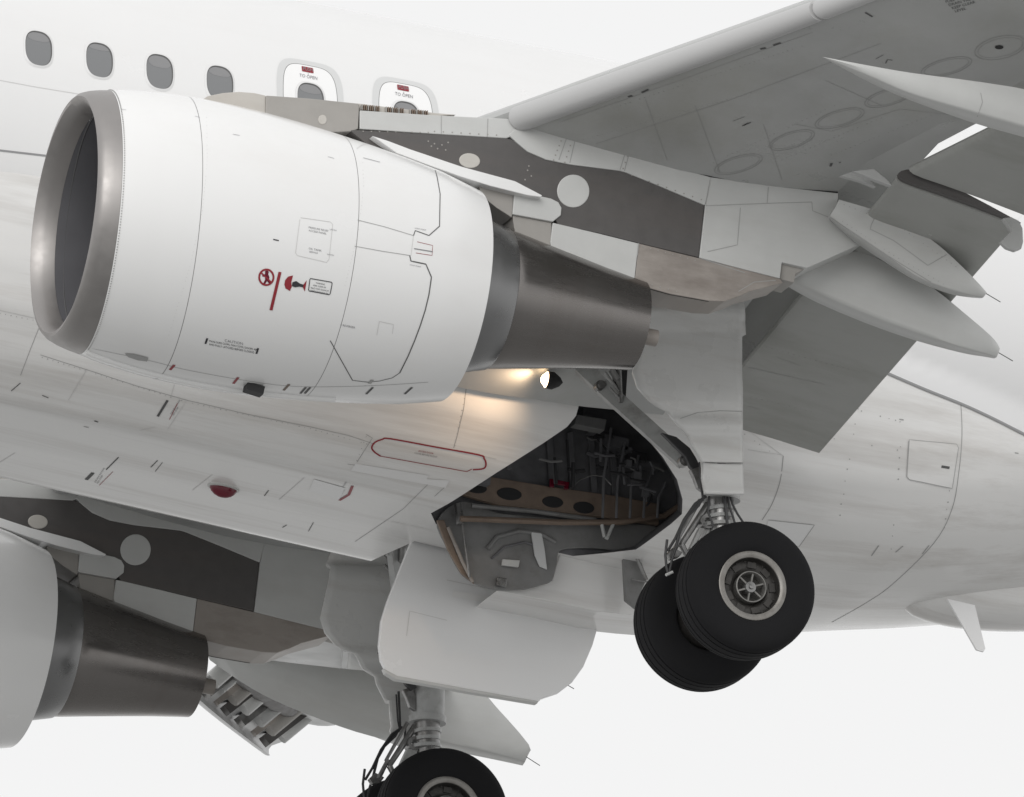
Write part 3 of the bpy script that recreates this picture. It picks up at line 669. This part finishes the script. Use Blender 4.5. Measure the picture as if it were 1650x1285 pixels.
yy = -12.5; i = 0
while yy > -16.2:
    y = yy; t = abs(y)-5.95; fl = 0.006*(t-2)**2; xl = -3.0+0.52*t; zb = 0.112*t+fl; k = max(0.5, 1-0.055*t)
    a = Vector((xl+0.04, y, -0.46-0.14*k+zb-0.40)); b = Vector((xl+0.42, y, -0.55+zb)); wd = 0.05+0.09*random.random()
    if i % 2: G().bar(a, b, wd, wd*1.2, up=(0,0,1)).make('slat_track', [HEAT,STEEL,DARKP][i % 3], slats[2])
    else: G().tube([a.lerp(b,0.25), b+Vector((-0.04,0.02,-0.02))], 0.05+0.05*random.random(), 10).make('slat_duct', [GREYL,TAUPE,GEARG][i % 3], slats[2])
    yy -= 0.16+0.22*random.random(); i += 1
def le(y, dx, dz):
    t = abs(y)-5.95; return Vector((-3.0+0.52*t+dx, y, -0.55+0.112*t+0.006*(t-2)**2+dz))
G().tube([le(y,0.34,-0.06) for y in (-12.4,-13.4,-14.4,-15.3)], [0.15,0.15,0.14,0.08], 12).make('slat_cove', DARKP, slats[2])

# ------------------------------------------------------------------ writing, windows, doors, joints and marks
def lettering(txt, org, ex, ey, B, ma, parent, off=0.003, name='lettering', align='LEFT'):
    """flat print: ex = pixel vector of one em along the line, ey = pixel vector of one em up"""
    cu = bpy.data.curves.new('t', 'FONT'); cu.body = txt; cu.size = 1; cu.align_x = align; cu.resolution_u = 2
    to = bpy.data.objects.new('t', cu); COL.objects.link(to)
    me = bpy.data.meshes.new_from_object(to); bpy.data.objects.remove(to)
    ex = Vector(ex); ey = Vector(ey); og = Vector(org); v = []; ok = True
    for q in me.vertices:
        p = og + ex*q.co.x + ey*q.co.y; h = cast(p.x, p.y, B)
        if not h: ok = False; break
        v.append(h[0]+h[1]*off)
    f = [tuple(p.vertices) for p in me.polygons]; bpy.data.meshes.remove(me)
    return mk(name, v, f, ma, parent, smooth=False) if ok else None
def fpt(x, s, off=0.0):
    """point on the cabin side: station x, s metres of arc above the window line"""
    z0 = 0.655; a0 = math.acos(z0/2.07); a = a0 - s/2.02
    n = _n(Vector((0, -math.sin(a)/1.975, math.cos(a)/2.07)))
    return Vector((x, -1.975*math.sin(a), 2.07*math.cos(a))) + n*off
def fshape(fn, n=56): return [fn(2*math.pi*k/n) for k in range(n)]
def sup(cx, cs, hw, hh, ex):
    return lambda a: (cx + hw*math.copysign(abs(math.cos(a))**(2/ex), math.cos(a)), cs + hh*math.copysign(abs(math.sin(a))**(2/ex), math.sin(a)))
def fring(name, outer, inner, o0, o1, ma):
    n = len(outer); v = [fpt(*p, o0) for p in outer]+[fpt(*p, o1) for p in inner]
    return mk(name, v, [(k, (k+1) % n, n+(k+1) % n, n+k) for k in range(n)], ma, fus)
def ffill(name, outer, off, ma):
    cx = sum(p[0] for p in outer)/len(outer); cs = sum(p[1] for p in outer)/len(outer); n = len(outer); v = []; f = []
    for j in range(1, 7):
        for p in outer: v.append(fpt(lerp(cx,p[0],j/6), lerp(cs,p[1],j/6), off))
    f = [(j*n+k, j*n+(k+1) % n, (j+1)*n+(k+1) % n, (j+1)*n+k) for j in range(5) for k in range(n)]
    v.append(fpt(cx,cs,off)); f += [(k, (k+1) % n, len(v)-1) for k in range(n)]
    return mk(name, v, f, ma, fus)
def window(px, py, d=0.0):
    bl = random.choice([0.115,0.125,0.130,0.10])
    h = cast(px, py, BF)[0]; x = h.x
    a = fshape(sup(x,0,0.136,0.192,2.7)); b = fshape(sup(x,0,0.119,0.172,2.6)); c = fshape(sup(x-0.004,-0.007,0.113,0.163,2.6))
    fring('window_frame', a, b, 0.001+d, 0.008+d, FRAMEW); fring('window_gasket_shade', b, c, 0.0075+d, 0.002+d, SEAM)  # dark gasket ring, thickened at top right to paint in the recess shade
    ffill('window_pane', c, 0.002+d, PANE)
    e = fshape(sup(x+0.004,bl,0.100,0.162-bl,2.4),40); ffill('window_blind', [(p[0], min(p[1],0.158)) for p in e], 0.003+d, SHADE)
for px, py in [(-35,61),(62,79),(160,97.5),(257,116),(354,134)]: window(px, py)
for px, py in [(500,161),(654,190)]:
    x = cast(px, py, BF)[0].x
    o1 = fshape(sup(x,-0.14,0.300,0.575,4.4),88); o2 = fshape(sup(x,-0.14,0.245,0.520,4.2),88); o3 = fshape(sup(x,-0.14,0.241,0.516,4.2),88)
    fring('exit_band', o1, o2, 0.002, 0.003, GREYB); fring('exit_gap', o2, o3, 0.0035, 0.0035, SEAM); ffill('exit_door', o3, 0.003, DOORW)
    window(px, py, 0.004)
    r = fshape(sup(x-0.012,0.325,0.052,0.03,12),48); ffill('exit_handle', r, 0.006, RED)
    px2, py2 = pr(fpt(x-0.012,0.238,0.004)); BX = bvh(fus)
    lettering('TO OPEN', (px2,py2+2), (6.8,1.3), (0.4,-7.2), BX, INKG, fus, 0.007, align='CENTER')
    px3, py3 = pr(fpt(x-0.012,0.325,0.004)); lettering('PUSH', (px3,py3+3), (6.8,1.3), (0.4,-7.8), BX, INKG, fus, 0.010, align='CENTER')
    lettering("I", (px3+0.5,py3+9.5), (5,1), (0.3,-4.5), BX, INK, fus, 0.007, align='CENTER')
seam = lambda ln, B, wd, ma, parent, **k: ribbon('panel_seam', ln, B, wd, ma, parent, **k)
patch('livery_band', smoothpx([(1425,600),(1490,628),(1550,652),(1600,675),(1665,708)],4)+[Vector((1665,330)),Vector((1540,460)),Vector((1440,590))], BB, SWOOSH, fus, 0.008, 10)
ribbon('livery_stripe', [(1425,600),(1490,628),(1550,652),(1600,675),(1665,708)], BB, 0.022, STRIPE, fus, 0.010, sm=True)
ribbon('livery_stripe', [(-15,241),(80,252)], BB, 0.016, STRIPE, fus, 0.004)
seam([(-10,128),(60,141),(140,154)], BF, 0.005, SEAMF, fus)
seam([(1548,650),(1550,700),(1545,760),(1534,820),(1505,875),(1440,940),(1395,972),(1340,1003)], BB, 0.007, SEAML, fus, sm=True)
seam([(1262,735),(1257,775),(1244,812),(1228,838)], BB, 0.007, SEAML, fus, sm=True)
seam([(1200,690),(1262,735)], BB, 0.005, SEAMF, fus); seam([(1560,440),(1650,466)], BF, 0.005, SEAMF, fus)
ad = dens([(1465,709),(1541,716),(1544,722),(1534,787),(1465,773),(1461,768)], 6, True)
patch('access_door', ad, BB, BELLY, fus, 0.005, 10); seam(ad, BB, 0.005, SEAML, fus, closed=True, off=0.006)
seam([(1464,711),(1461,769)], BB, 0.006, SEAML, fus, off=0.0065)
patch('door_latch', [(1517,750),(1530,752),(1529,756),(1516,754)], BB, SEAM, fus, 0.007, 4)
patch('drain_plate', [(1238,838),(1312,846),(1288,880),(1228,872)], BB, WHITE, fus, 0.004, 10); seam([(1238,838),(1312,846),(1287,881)], BB, 0.006, SEAML, fus, off=0.005)
for ln in [[(1404,896),(1416,879)],[(1443,890),(1455,880)],[(1262,868),(1270,855)],[(1635,730),(1641,731)],[(1449,676),(1456,677)],[(1486,893),(1497,879)]]: seam(ln, BB, 0.011, SEAML, fus)
# raised antenna fairing and blade under the rear fuselage
rings = []; n0, n1 = at(1457,966,-0.2), at(1650,966,-0.2); n1 = n0 + (n1-n0)*1.6
for i in range(17):
    t = i/16; c = n0.lerp(n1, t); r = math.sqrt(max(0.0, 1-(1-min(1,t*1.6+0.02))**2))
    rings.append([c + Vector((0, (0.01+0.40*r)*math.cos(a), (0.012+0.25*r)*math.sin(a)-0.01*r)) for a in [2*math.pi*k/28 for k in range(28)]])
pod = G().loft(rings).make('antenna_fairing', BELLY)
ant = [at(1526,966,-0.66), at(1570,976,-0.66), at(1587,1046,-0.66), at(1584,1051,-0.66), at(1573,1048,-0.66)]
bl = G().prism([p+Vector((0,-0.012,0)) for p in ant], (0,0.024,0)).make('blade_antenna', WHITE, smooth=False)

# belly marks
for ln in [[(-10,498),(62,514)],[(66,520),(50,560),(33,605)],[(65,572),(137,595),(220,622),(301,645),(400,668),(500,688),(562,702),(604,716)],[(139,597),(110,645)],[(301,645),(270,692)],[(281,620),(275,640)],
           [(752,618),(747,660),(736,705),(731,722)],[(590,700),(600,706),(575,745)],[(768,733),(800,740)],[(693,777),(650,820),(572,873)],[(630,840),(700,855)],[(560,748),(575,750),(720,782),(700,800)],
           [(24,730),(0,745)],[(250,688),(225,694)],[(342,765),(310,790)],[(490,770),(450,805)],[(440,880),(530,903)],[(1205,725),(1258,733)]]:
    seam(ln, BB, 0.005, SEAML if len(ln) > 2 else SEAMF, fair)
for ln, wd in [([(270,645),(254,671)],0.022),([(150,762),(139,773)],0.03),([(191,737),(171,757)],0.010),([(254,742),(243,753)],0.008),([(152,678),(158,680)],0.014),([(135,687),(143,689)],0.010),([(33,617),(18,630)],0.008),([(68,637),(78,641)],0.008),([(433,790),(426,799)],0.008),([(262,745),(250,760)],0.005),([(505,842),(497,856)],0.006),([(455,850),(462,846)],0.008)]:
    ribbon('drain_mark', ln, BB, wd, SEAM, fair, 0.004)
oval_t = [(613,735),(603,728),(599,721),(604,713),(616,708),(629,707),(700,720),(771,733),(780,739),(783,748),(779,755),(762,757)]
ribbon('red_outline', oval_t, BB, 0.014, RED, fair, 0.004, sm=True); ribbon('red_outline', [(613,735),(680,747),(752,760),(760,756)], BB, 0.007, RED, fair, 0.004)
for i, t in enumerate(['ACCESS DOOR','CLOSE BEFORE FLIGHT']): lettering(t, (686,730+i*4.5), (3.6,0.66), (0.6,-3.8), BB, INKG if i else RED, fair, align='CENTER')
patch('bright_panel', [(573,747),(690,766),(688,772),(724,774),(718,786),(640,772),(565,758)], BB, WHITE, fair, 0.004, 8)
patch('bright_panel', [(506,772),(556,786),(546,806),(498,790)], BB, WHITE, fair, 0.004, 8)
ribbon('red_mark', [(568,783),(562,797),(547,806)], BB, 0.024, RED, fair, 0.005)
ribbon('red_mark', [(286,650),(273,676)], BB, 0.005, RED, fair, 0.004); ribbon('red_mark', [(182,760),(160,782)], BB, 0.005, RED, fair, 0.004); ribbon('red_mark', [(446,872),(443,884)], BB, 0.022, RED, fair, 0.005)
for k, (x, y) in enumerate([(276,668),(154,778),(544,800)]):
    for j in range(2): lettering('DRAIN ACCESS' if j == 0 else 'NO STEP', (x+j*3.5,y+j*2), (2.2,-3.4), (-3.0,-1.6), BB, INKG, fair)
h = cast(360,786,BB); nn = h[1]; bx = Vector((1,0,0)); bx = _n(bx-nn*bx.dot(nn)); by = nn.cross(bx)
bea = G().loft([[h[0]+nn*(0.10*math.sin(f)-0.01)+(bx*math.cos(a)*0.125+by*math.sin(a)*0.07)*math.cos(f) for a in [2*math.pi*k/24 for k in range(24)]] for f in [0,0.3,0.6,0.9,1.2,1.45]]).make('beacon_light', DKRED)
G().loft([[h[0]+nn*z+(bx*math.cos(a)*0.14+by*math.sin(a)*0.085) for a in [2*math.pi*k/24 for k in range(24)]] for z in (-0.01,0.012)]).make('beacon_base', GREYL, bea)
seam([(845,985),(846,962),(720,935)], bvh(door_r), 0.006, SEAMF, door_r); seam([(655,1025),(660,985),(720,1000)], bvh(door_r), 0.006, SEAMF, door_r)
patch('door_stiffener', [(730,952),(880,976),(876,988),(728,962)], bvh(door_r), BELLY, door_r, 0.006, 10)

# engine cowl joints, latches and writing
BN = bvh(nac, fan_cowl, rev)
K = dict(off=0.003)
for ln, wd, m_ in [([(575,240),(582,235),(596,231),(640,240),(698,265)],0.005,SEAMF),([(698,265),(704,285),(709,313),(708,365),(691,380),(669,372),(666,380)],0.008,SEAM),([(576,355),(620,366),(666,380)],0.005,SEAML),
               ([(571,397),(615,405),(660,412)],0.005,SEAML),([(666,380),(662,412)],0.004,SEAMF),([(660,412),(662,421),(686,426),(695,447)],0.010,SEAM),([(695,447),(691,475),(685,500),(677,525),(668,549),(657,575),(644,601)],0.010,SEAM),
               ([(644,601),(632,609),(612,614),(593,616),(568,613),(532,549)],0.007,SEAM),([(484,351),(532,358),(536,362),(530,418),(526,423),(479,412),(476,408),(483,354)],0.004,SEAMF),
               ([(611,518),(607,540)],0.004,SEAMF),([(611,518),(634,523),(632,538)],0.004,SEAMF),([(672,390),(697,396),(696,412),(670,408)],0.004,RED)]:
    ribbon('panel_seam', ln, BN, wd, m_, rev, **K)
for p, q, wd, m_ in [((440,386),(449,388),0.009,INK),((196,177),(203,178),0.004,INKG),((314,188),(322,190),0.004,INKG),((375,217),(386,219),0.004,INKG),((528,253),(538,256),0.004,INKG),((585,255),(612,262),0.006,INKG),((667,401),(697,406),0.008,INKG),
                  ((281,588),(274,596),0.022,RED),((384,608),(376,618),0.022,RED),((466,619),(457,629),0.022,BROWN),((493,624),(484,634),0.020,SEAM),((500,624),(491,634),0.020,SEAM),((601,624),(590,635),0.020,SEAM),((664,624),(652,635),0.020,SEAM),((600,612),(595,618),0.03,SEAML)]:
    ribbon('cowl_mark', [p,q], BN, wd, m_, nac, off=0.004)
for txt, o_, sz in [('PRESSURE RELIEF',(497,368),4.3),('ACCESS PANEL',(497,373),4.3),('OIL TANK',(497,402),4.6),('SERVICE',(498,407),3.8),('HOIST POINT',(668,369),3.0),('HOIST POINT',(660,428),3.0),('< REVERSER',(548,525),4.6),('LATCH',(531,371),3.4),('LATCH',(527,411),3.4)]:
    lettering(txt, o_, (sz,sz*0.19), (sz*0.05,-sz*0.98), BN, INKG, nac)
lettering('CAUTION', (377,553.5), (6.6,1.2), (-0.6,-6.2), BN, INKG, nac, align='CENTER')
for j, t in enumerate(['MAKE SURE COWL FAN COWL DOORS ARE','AND FULLY LATCHED BEFORE CLOSING']): lettering(t, (337,551+j*5.2), (4.0,0.74), (-0.5,-4.6), BN, INK, nac)
for a, b in [((334,545),(331,554)),((416,561),(413,570))]: ribbon('cowl_mark', [a,b], BN, 0.016, INK, nac, off=0.004)
# ingestion warning sign
ribbon('warning_ring', circ(429,447,11.5,12.5,36), BN, 0.016, RED, nac, closed=True, step=3, off=0.004)
ribbon('warning_slash', [(421,440),(437,455)], BN, 0.012, RED, nac, off=0.004)
patch('warning_figure', [(427,437),(431,436),(433,439),(432,442),(434,447),(433,452),(437,457),(434,458),(430,453),(427,458),(424,457),(427,451),(427,446),(423,446),(422,444),(427,442)], BN, DKRED, nac, 0.0035, 3)
ribbon('warning_bar', [(451,438.5),(436.5,500)], BN, 0.026, RED, nac, off=0.004)
patch('hazard_fan', [(472,444),(464,446),(459,452),(458,459),(460,465),(467,469),(470,462),(469,455)], BN, RED, nac, 0.004, 4)
patch('hazard_engine', [(471,455),(477,453),(483,457),(489,459),(488,463),(482,462),(475,463),(470,461)], BN, INK, nac, 0.005, 4)
patch('hazard_wake', [(487,461),(494,452),(491,470)], BN, RED, nac, 0.004, 4)
ribbon('warning_frame', dens([(500,449),(534,455),(535,457),(532,473),(530,475),(498,469),(497,467),(499,451)],3,True), BN, 0.007, INK, nac, closed=True, step=3, off=0.004)
for j, (t, dx) in enumerate([('WARNING',8),('KEEP CLEAR OF',4),('INLET AND EXHAUST',1),('WHEN ENGINE RUNS',1)]): lettering(t, (501+dx-j*0.7,456+j*4.4+dx*0.15), (3.0,0.56), (-0.3,-3.4), BN, INK, nac, 0.004)
# inlet scoops and keel latch beam under the cowl
patch('drain_scoop', [(201,569),(215,570),(239,576),(237,582),(222,580),(207,575)], BN, SEAML, nac, 0.006, 4)
h = cast(407,628,BN)
h2 = cast(405,622,BN)
if h2: G().box(h2[0]+Vector((0.02,-0.01,-0.03)), 0.15, 0.10, 0.07, Matrix.Rotation(0.12,3,'Y')).make('vent_outlet', BLACK, nac)
kp = []
for i in range(25):
    x = lerp(-6.38,-4.2,i/24); r = rprof(x); a = math.pi+0.06; ty, tz = tilt(x); yy = -r*math.sin(a); zz = r*math.cos(a)
    kp.append(Vector((x+ty*yy+tz*zz, EY+yy, AX(x)+zz+0.004)))
G().tube(kp, 0.034, 10).make('keel_beam', COWL, nac)
ribbon('panel_seam', [(140,560),(240,581),(300,596),(400,614),(480,623),(590,622),(690,616)], BN, 0.005, SEAML, nac, sm=True)
# inlet lip rivets and joint lines
def ring_px(x, r, a0, a1, n):
    ty, tz = tilt(x); return [Vector((x + ty*(-r*math.sin(a)) + tz*r*math.cos(a), EY-r*math.sin(a), AX(x)+r*math.cos(a))) for a in [lerp(a0,a1,i/n) for i in range(n+1)]]
g = G()
for p in ring_px(-6.385,1.0845,0.0,math.pi,150): g.tube([p, p+Vector((0,-0.006,0))], 0.0055, 5)
g.make('lip_rivets', SEAML, nac)['kind'] = 'stuff'
G().tube(ring_px(-6.455,0.884,0,2*math.pi,120), 0.006, 6).make('duct_joint', SEAM, nac)
G().tube(ring_px(-6.14,0.868,math.pi,2*math.pi,60), 0.014, 6).make('liner_strip', INLET, nac)
p0 = [Vector((x+0.09, EY+0.866*math.cos(0.24), AX(x)-0.866*math.sin(0.24))) for x in [-6.30,-6.2,-6.1,-5.9,-5.7]]
G().tube(p0, 0.014, 6).make('liner_strip', INLET, nac)

# wing underside marks
BW = bvh(wing)
for cx, cy, rx, ry, rot in [(1190,265,40,13,-0.28),(1276,226,38,13,-0.30),(1353,191,41,13,-0.28),(1432,157,40,13,-0.28),(1612,77,42,18,-0.22),(1525,108,42,13,-0.25)]:
    ribbon('tank_cover_seam', circ(cx,cy,rx,ry,36,rot), BW, 0.006, SEAML, wing, closed=True, off=0.003)
    ribbon('tank_cover_seam', circ(cx,cy,rx*0.88,ry*0.8,36,rot), BW, 0.004, SEAML, wing, closed=True, off=0.003)
patch('fuel_port', circ(1610,76,7,3.2,16), BW, BLACK, wing, 0.004, 4)
for ln, wd in [([(1012,156),(1019,154)],0.02),([(1034,149),(1045,144)],0.02),([(1225,79),(1234,77)],0.02),([(1246,73),(1258,69)],0.02),([(1394,20),(1406,27)],0.018),([(1181,195),(1200,188)],0.004),([(1196,203),(1206,198),(1199,202),(1210,197)],0.010),([(1411,95),(1424,88)],0.004),([(1427,102),(1430,96),(1438,97)],0.008),
               ([(1340,263),(1338,268)],0.02),([(1352,262),(1355,261)],0.012)]:
    ribbon('wing_mark', ln, BW, wd, SEAM, wing, off=0.004)
for j in range(4): lettering(['FUEL TANK','DRAIN VALVE','KEEP CLEAR','LEVEL'][j], (1524+j*5,5+j*5.0), (7,-1.9), (-2.0,-5.5), BW, SEAM, wing, 0.004)
seam([(1280,200),(1340,212),(1450,176),(1540,186)], BW, 0.004, SEAML, wing)
BFL = bvh(flap_in)
for ln in [[(1205,592),(1330,620)],[(1250,575),(1290,590)],[(1205,655),(1225,660)]]: seam(ln, BFL, 0.005, SEAML, flap_in)
BL = bvh(ldoor); ribbon('door_stain', [(1136,745),(1160,747),(1197,746)], BL, 0.010, SEAM, gear, off=0.003); seam([(1096,675),(1125,665),(1160,662),(1196,663)], BL, 0.006, SEAML, gear)
g = G()
for ln in [((1384,640),(1352,830)),((1452,700),(1436,880)),((1300,700),(1500,735)),((1545,700),(1520,850)),((1340,650),(1450,680))]:
    for i in range(11):
        t = (i+0.3*random.random())/10; h = cast(lerp(ln[0][0],ln[1][0],t)+random.random()*2, lerp(ln[0][1],ln[1][1],t), BB)
        if h and h[0].y < -0.5 and random.random() < 0.8: g.tube([h[0], h[0]+h[1]*0.003], 0.004+0.004*random.random(), 5)
g.make('rivets', SEAML, fus)['kind'] = 'stuff'

def dots(B, parent, lines, r=0.005, step=7, ma=SEAML):
    g = G()
    for ln in lines:
        for p in dens(ln, step):
            h = cast(p.x, p.y, B)
            if h and random.random() < 0.9: g.tube([h[0], h[0]+h[1]*0.0025], r*(0.7+0.5*random.random()), 5)
    o = g.make('fasteners', ma, parent); o['kind'] = 'stuff'; return o
dots(BB, fair, [[(68,576),(301,648),(500,691),(600,718)],[(0,505),(62,518)],[(590,704),(575,742)],[(752,624),(733,718)],[(1200,700),(1256,738)]], 0.0045, 9)
dots(BW, wing, [[(1000,170),(1300,72)],[(940,225),(1210,150)],[(1150,262),(1345,170)],[(1260,258),(1420,190)],[(1340,250),(1500,186)]], 0.005, 8)
dots(BFL, flap_in, [[(1210,640),(1325,668)],[(1235,560),(1385,600)]], 0.005, 9)
dots(BC, c2, [[(1360,330),(1450,366),(1540,430)],[(1350,352),(1440,412),(1520,458)]], 0.004, 9)
dots(BN, nac, [[(333,190),(334,260),(326,340),(306,430),(272,540)],[(584,262),(586,300),(578,370),(556,460)]], 0.0025, 6, SEAMF)

for ln in [[(905,196),(1100,128),(1310,52)],[(960,232),(1180,160),(1420,70)],[(1120,170),(1160,278)],[(1330,130),(1420,170)],[(1230,200),(1260,290)],[(1040,160),(1075,258)]]: seam(ln, BW, 0.0045, SEAML, wing)

# ------------------------------------------------------------------ right-hand side
for o in (wh1, wh2): mirror_tree(o).location = (-0.02, 0.15, 0)
mirror_tree(gear); mirror_tree(pyl)
for o in [wing]+slats+[flap_in,flap_out,seal,c1,c2]: mirror_tree(o)
mirror_tree(nac)
